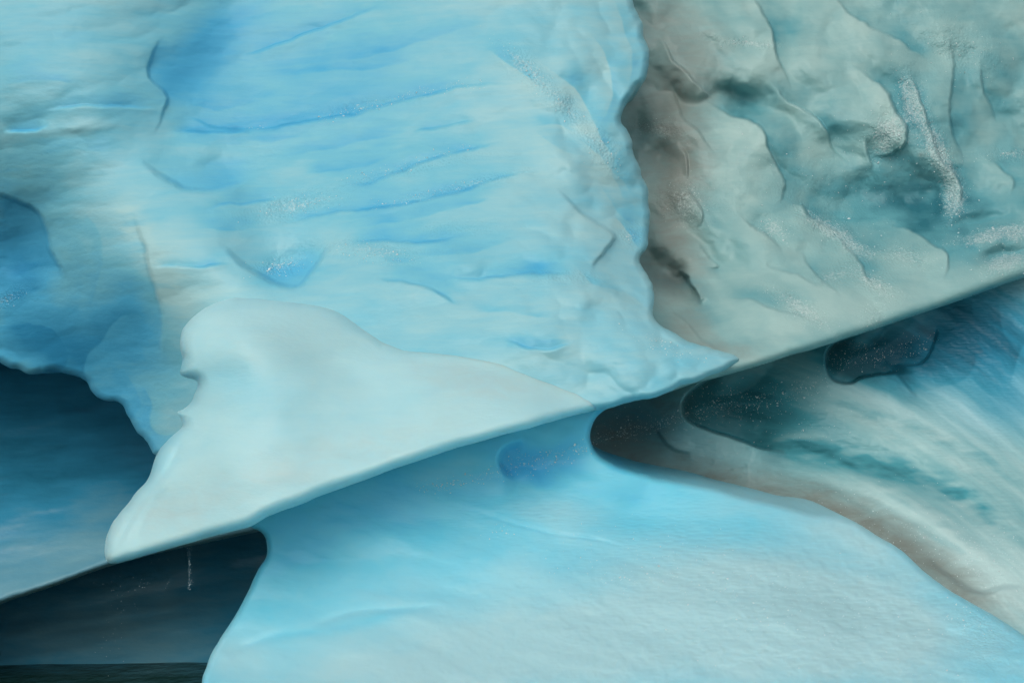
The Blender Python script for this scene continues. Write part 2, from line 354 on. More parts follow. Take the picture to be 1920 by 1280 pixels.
def wall_made(x, y, full):
    X, Y, us = full
    c = field(X, Y, 0.22, [(405, 75, 110, 46, -48, 0.40), (330, 150, 45, 45, 0, 0.14), (340, 20, 60, 60, 0, 0.05), (580, 110, 240, 100, 5, 0.20), (470, 200, 160, 60, 5, 0.10), (640, 300, 260, 120, 0, 0.10), (405, 330, 75, 24, -5, 0.24), (540, 510, 60, 24, -20, 0.26),  # shade of the pits and overhanging left side is put into the tone
                           (20, 470, 80, 120, 0, 0.42), (150, 620, 200, 90, 20, 0.28), (100, 660, 160, 60, 10, 0.25), (255, 600, 50, 110, 0, 0.14), (1080, 250, 160, 260, 10, -0.10), (280, 480, 90, 60, 40, -0.16), (380, 560, 130, 50, 20, -0.15),
                           (1000, 600, 240, 80, 0, -0.10), (100, 120, 200, 140, 0, 0.06), (1000, 500, 45, 18, 0, 0.16), (960, 640, 90, 14, 5, 0.12), (1120, 600, 40, 40, 0, 0.14), (900, 690, 250, 40, 0, 0.02), (200, 790, 110, 60, 40, 0.3), (320, 780, 40, 60, 0, -0.1), (150, 240, 60, 14, -4, -0.15)],
              [(p, w * 0.6, 0.16) for p, w in V_STR] + [([(205, 360), (250, 420), (280, 490), (320, 550), (390, 575)], 26, -0.22)], brk=True)
    for p, w in V_STR: facet_shade(c, X, Y, p, 0.24 + 0.14 * fbm(X / 50, Y / 14, 98, 3), 5.5 * w, 2, 0.3)
    for p, w in V_MORE: facet_shade(c, X, Y, p, 0.17 + 0.14 * fbm(X / 50, Y / 14, 99, 3), 6 * w, 2, 0.3)
    for p, a in (([(1140, -20), (1170, 50), (1188, 120), (1172, 195)], .16), ([(1100, 50), (1138, 110), (1150, 170), (1128, 240)], .20), ([(1000, 110), (1060, 150), (1100, 200), (1135, 275), (1180, 335)], .22), ([(1075, 255), (1120, 290), (1165, 335), (1185, 375)], .16),
                 ([(1145, 395), (1180, 440), (1208, 475)], .2), ([(990, 235), (1050, 280), (1120, 300)], .12), ([(1180, 250), (1150, 320), (1180, 400)], .1), ([(900, 80), (960, 125), (1030, 170)], .14), ([(1060, 480), (1110, 530), (1180, 555), (1225, 590)], .10), ([(1120, 340), (1160, 400), (1195, 430)], .14)):
        k_ = 1 + 0.7 * fbm(X / 30, Y / 30, 94, 3); facet_shade(c, X, Y, p, a * k_, 45, 2, 0.35); facet_shade(c, X, Y, p[::-1], -a * 0.5 * k_, 40, 2, 0.35)
    c += smooth(850, 1150, X) * 0.10 * fbm((X * .8 + Y * .6) / 70, (Y * .8 - X * .6) / 36, 92, 4)
    facet_shade(c, X, Y, [(130, 530), (110, 500), (88, 450), (76, 405), (40, 378), (-30, 365)], 0.24, 130)
    facet_shade(c, X, Y, [(300, 690), (300, 600), (292, 545), (268, 460), (250, 390)], 0.22, 70, 3)
    facet_shade(c, X, Y, [(175, 735), (157, 695), (165, 660), (190, 640), (212, 605), (250, 590), (285, 602)], 0.24, 70, 2)
    facet_shade(c, X, Y, [(345, 800), (318, 818), (295, 812), (283, 790), (284, 755), (262, 715)], 0.22, 50, 2)
    facet_shade(c, X, Y, [(60, 700), (120, 690), (126, 660), (105, 622), (60, 608), (-30, 612)], 0.20, 90, 2)
    facet_shade(c, X, Y, [(160, 600), (186, 520), (185, 440), (150, 380)], 0.10, 60, 3)
    facet_shade(c, X, Y, [(240, 800), (262, 760), (250, 720), (225, 690)], 0.10, 50, 3)
    facet_shade(c, X, Y, [(275, 312), (310, 335), (348, 355), (395, 357), (435, 346), (480, 332)], 0.16, 40, 2)
    facet_shade(c, X, Y, [(450, 490), (490, 517), (525, 534), (556, 538), (580, 515), (600, 488), (620, 460)], 0.20, 50, 2)
    facet_shade(c, X, Y, [(310, 60), (288, 100), (277, 128), (283, 150), (300, 168), (317, 187), (306, 208)], 0.22, 80, 3)
    facet_shade(c, X, Y, [(1040, 350), (1090, 400), (1130, 425), (1152, 443), (1140, 465), (1118, 490), (1110, 520)], 0.10, 50, 2)
    facet_shade(c, X, Y, [(640, 455), (760, 500), (860, 550), (930, 610)], 0.08, 50, 6)
    g = field(X, Y, 0.0, [(560, 385, 90, 22, -12, 0.5), (700, 195, 120, 14, -10, 0.4), (700, 470, 120, 22, 5, 0.45), (980, 120, 60, 25, 42, 0.5), (1060, 200, 70, 22, 45, 0.45), (1130, 280, 50, 25, 50, 0.4), (530, 495, 50, 18, -10, 0.5), (10, 560, 40, 14, -25, 0.5), (760, 320, 140, 12, -12, 0.35), (870, 350, 120, 10, -14, 0.45), (1180, 440, 25, 25, 0, 0.4), (1060, 520, 80, 12, 0, 0.3), (860, 430, 90, 16, 0, 0.3)])
    # greener, greyer ice towards the right edge
    gr = smooth(950, 1230, X + 0.15 * (300 - Y)) * smooth(640, 480, Y) * 0.22
    rgh = field(X, Y, 0.0, [(1230, 660, 140, 40, 10, 0.6)])
    return dict(clear_shade=c[us], dirt=np.clip(gr[us], 0, 1), grain=g[us], rough=rgh[us])
M_WALL = ice_material('pale_wall_ice', (0.39, 0.65, 0.67), (0.19, 0.55, 0.67), (0.085, 0.44, 0.68), (0.035, 0.29, 0.52), stain=(0.32, 0.48, 0.46), strata=0.7)
ice_body('ice_wall', wall_out, wall_ctl, wall_relief, wall_made, berg, M_WALL, R=14, RZ=0.35, rough=4.5)

# ---- bright lip in front
lip_out = [(342, 618), (362, 594), (388, 576), (420, 562), (450, 558), (500, 562), (560, 569), (600, 574), (640, 588), (668, 606), (690, 620), (716, 630), (760, 632), (860, 634), (950, 640), (1010, 656), (1060, 682), (1110, 712), (1150, 738), (1172, 752),
           (1110, 770), (1060, 783), (1000, 800), (950, 813), (860, 839), (800, 858), (700, 893), (650, 912), (600, 930), (560, 946), (500, 969), (470, 986), (426, 998), (391, 1007), (344, 1021), (297, 1034), (262, 1044), (236, 1051), (215, 1056), (202, 1054), (198, 1046),
           (196, 1030), (199, 1008), (208, 985), (220, 967), (239, 945), (257, 920), (274, 903), (281, 888), (289, 864), (298, 844), (316, 823), (335, 806), (343, 797), (341, 788), (336, 779), (332, 772), (343, 767), (356, 755), (364, 740), (371, 722), (369, 713), (354, 709), (341, 704), (338, 696), (341, 684), (342, 673), (339, 660), (338, 638)]
lip_ctl = [(340, 650, 18.3), (400, 570, 18.8), (450, 560, 18.9), (600, 575, 18.9), (700, 645, 18.6), (860, 660, 18.45), (950, 668, 18.35), (1100, 740, 18.0), (500, 700, 17.6), (450, 620, 18.1), (800, 750, 17.5), (300, 900, 17.6), (420, 850, 17.2),
           (200, 1050, 17.5), (230, 960, 17.8), (400, 1000, 16.9), (600, 920, 16.9), (850, 835, 17.0), (1000, 800, 17.2), (1160, 757, 17.75), (600, 820, 17.2), (350, 780, 18.0)]
def lip_relief(r):
    r.bump(480, 625, 160, 55, 5, 0.16); r.bump(430, 705, 80, 34, 10, -0.06); r.bump(880, 720, 240, 45, 8, 0.10); r.bump(640, 690, 90, 30, 20, -0.10)
    pass
    r.ridge([(345, 800), (330, 850), (300, 900), (262, 950), (230, 1000), (210, 1050)], -0.05, 7); r.ridge([(300, 905), (275, 960), (262, 1000), (255, 1040)], -0.03, 10)
    r.ridge([(335, 870), (285, 930), (245, 985), (225, 1040)], 0.04, 10)
    X, Y = r.X, r.Y; crest = np.interp(X, [640, 690, 716, 760, 860, 950, 1010, 1060, 1100, 1140, 1175], [588, 628, 648, 657, 660, 666, 682, 708, 735, 752, 760])
    r.h -= 0.55 * smooth(660, 760, X) * smooth(-14, 30, crest - Y)
    u = X * 0.95 - Y * 0.25; v = X * 0.25 + Y * 0.95
    r.h += 0.04 * fbm(u / 170, v / 80, 31, 2) + 0.002 * fbm(u / 25, v / 10, 32, 3)
def lip_made(x, y, full):
    X, Y, us = full
    c = field(X, Y, 0.03, [(460, 720, 120, 60, 20, 0.14), (430, 700, 60, 30, 0, 0.06), (700, 770, 180, 40, -15, 0.05), (560, 610, 200, 40, 5, -0.03), (300, 860, 20, 70, 30, 0.15), (345, 690, 10, 20, 0, 0.12)],
              [([(297, 1034), (391, 1007), (500, 969), (600, 930), (800, 858), (1000, 800), (1165, 757)], 9, 0.12), ([(1080, 770), (1165, 752), (1180, 745)], 16, 0.12)])  # soft bluish shade under the lower edge, painted as tone
    w = field(X, Y, 0.0, [(620, 860, 330, 55, -18, 0.30), (900, 710, 200, 40, 8, 0.30), (470, 640, 140, 40, 0, 0.16), (320, 960, 120, 60, -20, 0.25)])
    return dict(clear_shade=c[us], dirt=np.clip(w[us], 0, 1), grain=0 * c[us], rough=0.12 + 0 * c[us])
M_LIP = ice_material('bright_lip_ice', (0.45, 0.74, 0.77), (0.23, 0.61, 0.73), (0.11, 0.42, 0.68), (0.02, 0.16, 0.32), stain=(0.46, 0.58, 0.56), strata=0.3, mott=0.2, dimple=0.01, sub=0.85)
ice_body('ice_lip', lip_out, lip_ctl, lip_relief, lip_made, berg, M_LIP, Rfun=lambda x, y: 24 - 18 * smooth(640, 780, x) * smooth(0, 30, 1065 - 0.285 * x - y), R=24, RZ=0.42, rough=1.2, thick=4.0, warp=2)

# ---- flared blue base below the notch
base_out = [(400, 800), (700, 780), (1000, 740), (1180, 735), (1165, 752), (1140, 765), (1122, 778), (1110, 800), (1107, 822), (1116, 846), (1140, 866), (1175, 880), (1234, 896), (1329, 913), (1389, 928), (1460, 945), (1519, 960), (1590, 972), (1644, 1003), (1697, 1037), (1733, 1071), (1774, 1102), (1822, 1130),
            (1870, 1157), (1920, 1190), (2050, 1290), (2200, 1500), (2250, 1800), (1200, 1850), (100, 1800), (330, 1420), (375, 1300), (380, 1270), (392, 1235), (410, 1200), (440, 1155), (465, 1108), (485, 1065), (497, 1047), (501, 1030), (497, 1006), (484, 993), (470, 988), (440, 900)]
base_ctl = [(400, 800, 18.21), (700, 780, 18.27), (1000, 740, 18.29), (480, 990, 18.15), (600, 930, 18.15), (800, 870, 18.17), (1000, 820, 18.21), (1110, 800, 18.21), (1170, 750, 18.19), (500, 1040, 18.10), (600, 1050, 18.05), (900, 1000, 17.97), (1000, 900, 18.11), (1180, 880, 18.10), (1200, 950, 17.94),
            (1400, 930, 17.91), (1590, 975, 17.60), (1700, 1040, 16.90), (1400, 1080, 16.40), (900, 1120, 17.20), (600, 1180, 17.30), (450, 1200, 17.60), (380, 1280, 16.90), (700, 1280, 15.80), (1100, 1250, 15.20), (1500, 1250, 14.60), (1900, 1190, 15.20), (1920, 1280, 14.40), (1100, 1500, 13.60), (300, 1450, 15.00), (2100, 1500, 13.40), (1100, 1800, 13.00), (100, 1800, 13.50), (2200, 1800, 13.00)]
def base_relief(r):
    r.bump(1020, 872, 120, 50, -8, -0.22); r.bump(1160, 960, 200, 30, 10, -0.12); r.bump(900, 1060, 200, 60, -20, 0.12)
    r.cliff([(985, 825), (950, 840), (938, 862), (948, 885), (975, 900)], 0.12, 60, 8, 0.7)
    r.ridge([(880, 955), (930, 970), (980, 985), (1040, 1000), (1120, 1010), (1200, 1035)], -0.03, 4)
    r.ridge([(560, 1180), (650, 1150), (760, 1140), (850, 1135)], -0.04, 8); r.ridge([(420, 1230), (520, 1190), (620, 1180)], -0.04, 10)
    r.bump(1400, 1150, 500, 40, 12, 0.1); r.bump(1780, 1200, 60, 90, 0, -0.12); r.bump(1620, 1200, 50, 80, 20, -0.08)
    X, Y = r.X, r.Y; lo = smooth(950, 1150, Y + 0.12 * (X - 900)) * smooth(500, 1200, X)
    u = X * 0.97 + Y * 0.2; v = -X * 0.2 + Y * 0.97
    r.h += 0.05 * fbm(u / 160, v / 60, 41, 3) + lo * (0.010 * fbm(u / 12, v / 9, 42, 4) + 0.03 * fbm(u / 40, v / 26, 43, 3)) + 0.002 * fbm(u / 14, v / 7, 44, 3)
def base_made(x, y, full):
    X, Y, us = full
    c = field(X, Y, 0.34, [(1040, 872, 120, 36, -8, 0.10), (700, 960, 260, 60, -18, 0.08), (1150, 930, 120, 30, 10, 0.10), (1300, 1000, 150, 30, 5, 0.08), (700, 1260, 300, 70, 0, -0.26), (1100, 1200, 380, 130, 0, -0.38), (1500, 1150, 320, 130, 20, -0.36), (460, 1230, 80, 60, 0, -0.12), (1060, 960, 90, 25, 5, -0.12),  # overhang shade in notch and hollow, light on the flare, painted as tone
                           (1780, 1200, 80, 80, 0, 0.08), (1750, 1180, 250, 100, 10, -0.15), (1600, 1010, 120, 40, 20, -0.18), (1120, 860, 40, 30, 60, -0.15), (860, 880, 80, 26, -15, -0.16), (1900, 1280, 200, 100, 0, 0.0)],
              [([(420, 1225), (520, 1190), (620, 1180), (760, 1145), (860, 1130)], 10, 0.08), ([(1160, 872), (1234, 892), (1329, 910), (1460, 942), (1590, 970), (1697, 1037)], 12, -0.12)])
    facet_shade(c, X, Y, [(1010, 815), (965, 830), (942, 858), (948, 886), (990, 908), (1060, 920)], 0.12, 170, 8)
    
    c += 0.06 * fbm((X + .2 * Y) / 130, (Y - .15 * X) / 60, 96, 4)
    g = field(X, Y, 0.0, [(1850, 1180, 60, 80, 0, 0.25)])
    rg = field(X, Y, 0.08, [(1250, 1000, 220, 60, 8, 0.9), (1400, 1150, 420, 130, 5, 0.7), (1750, 1180, 200, 120, 0, 0.5), (1000, 980, 160, 40, 0, 0.4), (1250, 905, 100, 20, 10, 0.5)])
    w = field(X, Y, 0.0, [(1500, 1180, 250, 90, 0, 0.10)])
    return dict(clear_shade=c[us], dirt=np.clip(w[us], 0, 1), grain=g[us], rough=rg[us])
M_BASE = ice_material('smooth_base_ice', (0.42, 0.69, 0.73), (0.15, 0.60, 0.76), (0.06, 0.44, 0.78), (0.03, 0.26, 0.50), stain=(0.40, 0.60, 0.62), sub=0.6, sss=0.10, relief=0.45, strata=0.15, mott=0.2, dimple=0.010, tilt=6)
ice_body('ice_base', base_out, base_ctl, base_relief, base_made, berg, M_BASE, R=12, RZ=0.22, rough=1.2, thick=4.0, warp=2)

# ---- grey silty wall on the right
gw_out = [(1080, -420), (2300, -420), (2300, 400), (2100, 462), (1920, 521), (1880, 534), (1800, 563), (1700, 597), (1600, 630), (1540, 650), (1480, 667), (1408, 690), (1351, 706), (1310, 716), (1240, 738), (1190, 740), (1130, 640), (1080, 300)]
gw_ctl = [(1080, -420, 26), (2200, -420, 27), (1150, -50, 23.9), (1500, -60, 24.3), (1950, -60, 24.4), (1180, 200, 23.2), (1300, 200, 23.0), (1500, 200, 23.0), (1700, 200, 23.1), (1950, 200, 23.6), (1180, 400, 22.7), (1300, 420, 22.2), (1600, 400, 22.5), (1950, 350, 22.9),
          (1200, 560, 21.2), (1300, 560, 21.2), (1450, 560, 20.6), (1600, 520, 21.1), (1900, 460, 21.7), (1200, 650, 20.0), (1300, 660, 19.6), (1380, 685, 19.2), (1550, 640, 19.6), (1700, 595, 20.3), (1920, 515, 21.3), (2250, 400, 22.5), (1190, 735, 18.9)]
CR = [  # crests that overlap the hollow to their right: line, height, reach
    ([(1390, -30), (1432, 30), (1452, 75), (1456, 100), (1470, 135), (1490, 170)], 0.5, 60),
    ([(1540, -30), (1580, 15), (1620, 45), (1660, 60), (1720, 100), (1760, 130)], 0.4, 70),
    ([(1230, 60), (1262, 110), (1290, 140), (1320, 170), (1350, 200)], 0.3, 40),
    ([(1310, 185), (1350, 205), (1400, 225), (1430, 245), (1440, 280), (1460, 320), (1468, 345), (1462, 372), (1440, 388)], 0.5, 65),
    ([(1440, 150), (1480, 190), (1520, 215), (1548, 250), (1560, 280), (1590, 310)], 0.4, 60),
    ([(1590, 120), (1640, 150), (1664, 175), (1682, 210), (1698, 245), (1694, 275), (1660, 290), (1625, 275)], 0.5, 55),
    ([(1700, 130), (1722, 165), (1738, 210), (1745, 250), (1770, 285)], 0.3, 35),
    ([(1735, 230), (1765, 300), (1790, 330), (1805, 360), (1800, 390), (1775, 400)], 0.4, 35),
    ([(1620, 260), (1632, 290), (1642, 320)], 0.25, 30),
    ([(1840, 110), (1845, 170), (1860, 205), (1870, 240)], 0.25, 45),
    ([(1780, 60), (1790, 120), (1780, 190), (1785, 250), (1805, 290), (1795, 320)], 0.3, 50),
    ([(1840, 290), (1880, 320), (1905, 340), (1890, 370)], 0.3, 50),
    ([(1470, 380), (1500, 385), (1528, 408), (1555, 425), (1575, 440), (1570, 462)], 0.5, 55),
    ([(1560, 445), (1590, 465), (1612, 490), (1625, 515), (1640, 540)], 0.38, 45),
    ([(1380, 400), (1420, 430), (1460, 460), (1465, 480)], 0.4, 45),
    ([(1438, 480), (1445, 500), (1500, 520), (1560, 545)], 0.25, 30),
    ([(1500, 470), (1520, 500), (1545, 525), (1580, 560)], 0.22, 30),
    ([(1660, 420), (1715, 435), (1750, 455), (1778, 475), (1780, 500), (1765, 530)], 0.5, 60),
    ([(1830, 480), (1850, 470), (1890, 460), (1940, 450)], -0.0, 30),
    ([(1300, 440), (1325, 480), (1345, 500), (1300, 500)], 0.2, 30),
    ([(1250, 140), (1275, 210), (1320, 260), (1345, 300)], 0.2, 35),
    ([(1270, 260), (1285, 290), (1290, 320), (1288, 345)], 0.3, 20),
    ([(1270, 340), (1300, 370), (1318, 395), (1318, 415), (1300, 430)], 0.3, 40),
    ([(1295, 520), (1300, 535), (1306, 550), (1310, 570)], -0.0, 20),
    ([(1330, 560), (1400, 560), (1440, 580), (1500, 595), (1550, 620)], 0.18, 35),
    ([(1240, 560), (1262, 585), (1290, 605), (1320, 640), (1380, 672)], 0.2, 30)]
def gw_relief(r):
    for p, a, q in CR:
        if a: r.cliff(p, a * 0.26, q * 2.0, 2.5, 0.8, 0.4)
    r.bump(1240, 290, 30, 28, 20, -0.3); r.bump(1265, 525, 38, 26, 20, -0.5); r.bump(1225, 490, 22, 26, 0, -0.4); r.bump(1195, 235, 22, 40, 0, -0.3)
    r.bump(1620, 380, 110, 60, 10, -0.4); r.bump(1390, 180, 40, 25, 20, -0.35); r.bump(1720, 370, 60, 50, 0, -0.4); r.bump(1880, 478, 45, 14, -14, -0.3); r.bump(1830, 420, 70, 18, -10, -0.4)
    r.bump(1660, 250, 40, 35, 30, 0.2); r.bump(1330, 540, 60, 40, 30, 0.1)
    r.cliff([(1310, 572), (1306, 552), (1298, 540), (1290, 520), (1270, 505)], 0.3, 25, 3, 0.6)
    X, Y = r.X, r.Y; low = 1 - smooth(470, 560, Y + 0.31 * (X - 1500))*0.75
    u = X * 0.8 + Y * 0.6; v = -X * 0.6 + Y * 0.8
    wu = u + 26 * fbm(X / 90, Y / 90, 55, 3); wv = v + 26 * fbm(X / 90, Y / 90, 56, 3)
    r.h += low * (0.50 * domes(wu / 150, wv / 88, 51, 6.0) + 0.16 * domes(wu / 74 + 3, wv / 52, 52, 6.0) + 0.012 * domes(wu / 30, wv / 22, 54) - 0.75 + 0.008 * fbm(u / 20, v / 12, 59, 3)) + 0.003 * fbm(X / 9, Y / 7, 53, 3)
def gw_made(x, y, full):
    X, Y, us = full
    c = field(X, Y, 0.26, [(1850, 250, 160, 200, 0, 0.20), (1900, 400, 140, 60, 0, 0.25), (1620, 380, 130, 70, 10, 0.32), (1400, 185, 55, 35, 20, 0.26), (1720, 390, 60, 60, 0, 0.28), (1560, 160, 60, 30, 20, 0.1), (1265, 525, 34, 20, 20, 0.55), (1240, 290, 30, 28, 0, 0.3), (1700, 210, 16, 45, -20, 0.35), (1640, 290, 22, 14, 20, 0.25), (1760, 380, 10, 30, 0, 0.3), (1380, 460, 60, 30, 30, 0.2), (1640, 500, 35, 16, 20, 0.25), (1880, 480, 45, 16, -14, 0.3),  # darker spots in the hollows paint their shade into the ice
                           (1500, 600, 160, 30, -18, -0.22), (1700, 560, 160, 26, -18, -0.12), (1500, 120, 60, 100, 20, -0.12), (1430, 560, 60, 20, 15, 0.12), (1445, 570, 80, 16, 30, 0.14), (1360, 330, 90, 50, 20, -0.06)],
              [([(1400, 692), (1540, 652), (1700, 600), (1920, 524), (2100, 465)], 15, 0.30)])
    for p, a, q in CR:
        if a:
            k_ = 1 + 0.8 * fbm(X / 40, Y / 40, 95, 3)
            facet_shade(c, X, Y, p, a * 0.55 * k_, q * 1.1, 2, 0.35); facet_shade(c, X, Y, p[::-1], -a * 0.38 * k_, q * 0.9, 2, 0.35)  # painted shade on the recess side, painted light along the crest
    c += 0.16 * fbm((X * .8 + Y * .6) / 60, (Y * .8 - X * .6) / 34, 93, 4)
    g = field(X, Y, 0.0, [(1665, 250, 32, 40, 30, 0.75), (1710, 180, 30, 55, -20, 0.7), (1760, 290, 25, 70, -25, 0.7), (1790, 380, 28, 40, 0, 0.6), (1800, 90, 90, 50, 20, 0.4), (1570, 440, 90, 20, 35, 0.6), (1880, 440, 100, 18, -8, 0.75), (1890, 490, 60, 22, -14, 0.7), (1640, 530, 70, 20, 30, 0.5), (1500, 580, 70, 20, 30, 0.6), (1450, 430, 30, 20, 30, 0.5), (1400, 80, 100, 10, 5, 0.55), (1290, 380, 50, 40, 40, 0.5), (1700, 480, 60, 20, 10, 0.45), (1640, 590, 25, 30, 60, 0.4), (1230, 240, 60, 20, 10, 0.4), (1560, 360, 200, 120, 0, 0.18), (1560, 520, 30, 20, 0, 0.5), (1900, 290, 60, 14, 0, 0.5)])
    w = field(X, Y, 0.0, [(1240, 40, 60, 60, 30, 0.45), (1250, 200, 70, 140, 15, 0.8), (1265, 360, 52, 110, 15, 0.8), (1262, 500, 62, 75, 10, 0.75), (1290, 620, 50, 50, 40, 0.5), (1360, 655, 80, 18, 15, 0.42), (1330, 120, 70, 90, 20, 0.22), (1375, 330, 70, 90, 20, 0.12), (1500, 100, 40, 80, 20, 0.10), (1610, 520, 120, 40, 30, 0.12), (1730, 290, 10, 10, 0, 0.35), (1430, 640, 80, 18, -15, 0.15)])
    return dict(clear_shade=c[us], dirt=np.clip(w[us], 0, 1), grain=g[us], rough=0 * c[us])
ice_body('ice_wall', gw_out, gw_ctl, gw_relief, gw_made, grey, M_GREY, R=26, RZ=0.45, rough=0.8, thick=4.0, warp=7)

# ---- grey base running away to the right, hollowed three times
gb_out = [(1060, 720), (1060, 640), (1300, 600), (1700, 500), (2000, 380), (2350, 300), (2350, 1500), (1900, 1560), (1500, 1300), (1300, 1050), (1060, 930)]
gb_ctl = [(1060, 700, 21.31), (1300, 600, 21.69), (1700, 500, 22.06), (2100, 400, 22.36), (2350, 300, 22.55), (1110, 810, 21.16), (1200, 830, 21.05), (1270, 760, 21.05), (1400, 740, 21.39), (1550, 690, 21.46), (1700, 650, 21.84), (1900, 580, 21.91), (1200, 880, 20.71), (1450, 850, 20.56), (1700, 850, 20.45), (1850, 720, 21.31), (1900, 850, 20.34),
          (1500, 935, 19.90), (1700, 1000, 18.90), (1900, 1000, 18.60), (1900, 1150, 17.20), (1780, 1090, 17.90), (2300, 900, 20.00), (2300, 1400, 16.00), (1500, 1250, 17.50), (1200, 1000, 19.80), (1900, 1500, 15.50)]
def gb_relief(r):
    r.cliff([(1370, 690), (1340, 702), (1312, 720), (1292, 738), (1281, 757), (1281, 775), (1290, 788), (1312, 798), (1360, 815), (1420, 838), (1480, 850)], 0.55, 70, 3, 0.8, 0.2)
    r.cliff([(1620, 615), (1585, 632), (1560, 650), (1550, 672), (1552, 695), (1566, 714), (1590, 719), (1620, 706), (1670, 700), (1720, 700)], 0.35, 70, 3, 0.8, 0.2)
    r.cliff([(1758, 610), (1757, 630), (1742, 665), (1726, 682), (1667, 686)][::-1], 0.10, 40, 3, 0.6)
    r.cliff([(1655, 670), (1668, 682), (1679, 698), (1700, 722), (1725, 745)], 0.08, 35, 3, 0.6)
    r.cliff([(1225, 800), (1240, 820), (1262, 840), (1300, 850)], -0.08, 40, 4, 0.6)
    X, Y = r.X, r.Y
    # flutes that follow the flare
    f = Y - (820 + 0.08 * (X - 1300) + 0.00062 * np.maximum(X - 1300, 0) ** 2)
    r.h += 0.06 * fbm(X / 300, f / 60, 61, 3) * smooth(1250, 1500, X) + 0.004 * fbm(X / 18, f / 6, 62, 3) + 0.006 * fbm(X / 7, Y / 5, 63, 2)
    r.ridge([(1480, 800), (1600, 850), (1720, 880), (1800, 930), (1900, 1000)], -0.18, 24); r.ridge([(1560, 900), (1680, 930), (1780, 1000), (1860, 1080)], 0.12, 26)
    r.cliff([(1730, 1040), (1790, 1090), (1840, 1110), (1880, 1100), (1930, 1100)], 0.15, 30, 6)
def gb_made(x, y, full):
    X, Y, us = full
    f = Y - (820 + 0.08 * (X - 1300) + 0.00062 * np.maximum(X - 1300, 0) ** 2)
    c = 0.30 + 0.42 * fbm(X / 240, f / 40, 66, 5, 0.55) * smooth(1300, 1500, X)
    c = field(X, Y, c, [(1820, 610, 170, 80, -10, 0.16), (1180, 800, 90, 45, 0, 0.50), (1380, 760, 110, 45, 0, 0.50), (1480, 790, 90, 30, 10, 0.25), (1650, 670, 120, 50, -10, 0.50), (1800, 620, 170, 80, -10, 0.42), (1850, 700, 120, 60, 0, 0.22), (1600, 870, 160, 20, 14, 0.18), (1450, 700, 100, 30, 0, 0.25), (1800, 930, 140, 40, 30, -0.12), (1600, 950, 160, 40, 20, -0.2), (1850, 1100, 120, 60, 20, -0.25), (1920, 800, 60, 60, 0, -0.05)], [([(1330, 790), (1450, 825), (1600, 860), (1740, 895), (1850, 960), (1960, 1070)], 24, 0.34), ([(1500, 745), (1640, 775), (1780, 830), (1950, 930)], 14, 0.20), ([(1500, 885), (1640, 905), (1740, 960), (1830, 1050), (1900, 1130)], 20, -0.16), ([(1600, 820), (1760, 850), (1880, 930)], 12, -0.14)], brk=True)  # deep tone in the hollows is recess shade put into the colour
    facet_shade(c, X, Y, [(1370, 690), (1340, 702), (1312, 720), (1292, 738), (1281, 757), (1281, 775), (1290, 788), (1312, 798), (1360, 815), (1420, 838), (1480, 850)], 0.25, 80, 2)
    facet_shade(c, X, Y, [(1620, 615), (1585, 632), (1560, 650), (1550, 672), (1552, 695), (1566, 714), (1590, 719), (1620, 706), (1670, 700), (1720, 700)], 0.22, 70, 2)
    facet_shade(c, X, Y, [(1667, 686), (1726, 682), (1742, 665), (1757, 630), (1758, 610)], -0.22, 60, 2)
    facet_shade(c, X, Y, [(1655, 670), (1668, 682), (1679, 698), (1700, 722), (1725, 745)], 0.12, 50, 2)
    facet_shade(c, X, Y, [(1860, 662), (1838, 649), (1826, 628), (1824, 590), (1823, 545)], 0.14, 50, 2)
    facet_shade(c, X, Y, [(1829, 655), (1827, 685), (1805, 713), (1761, 724), (1740, 722)], -0.12, 60, 2)
    facet_shade(c, X, Y, [(1900, 645), (1883, 625), (1876, 590), (1873, 555)], 0.12, 50, 2)
    facet_shade(c, X, Y, [(1895, 730), (1902, 700), (1910, 665), (1925, 640), (1950, 620)], 0.16, 50, 2)
    facet_shade(c, X, Y, [(1225, 800), (1240, 820), (1262, 840), (1300, 850)], -0.14, 60, 3)
    w = field(X, Y, 0.0, [(1160, 820, 90, 60, 0, 0.75), (1250, 760, 60, 40, 0, 0.35)],
              [([(1100, 830), (1200, 885), (1330, 905), (1450, 930), (1560, 955), (1640, 990), (1740, 1060), (1850, 1140), (1980, 1200)], 42, 0.85), ([(1500, 760), (1640, 790), (1760, 820), (1920, 860)], 16, 0.15)])
    bl = np.clip(w, 0, 1) 
    g = field(X, Y, 0.0, [(1240, 790, 50, 14, -25, 0.35), (1400, 755, 90, 16, -12, 0.35)])
    hue = np.clip(field(X, Y, 0.0, [(1850, 640, 180, 110, 0, 1.0), (1920, 770, 100, 60, 0, 0.35), (1700, 680, 80, 50, 0, 0.35)]), 0, 1)
    return dict(clear_shade=c[us], dirt=bl[us], grain=g[us], rough=0.55 + 0 * c[us], bluer=hue[us])
M_GB = ice_material('fluted_silty_ice', (0.50, 0.70, 0.68), (0.28, 0.52, 0.53), (0.08, 0.34, 0.39), (0.03, 0.17, 0.20), dimple=0.01, strata=0.05, mott=0.07, relief=0.7, tilt=20, stain=(0.20, 0.215, 0.185))
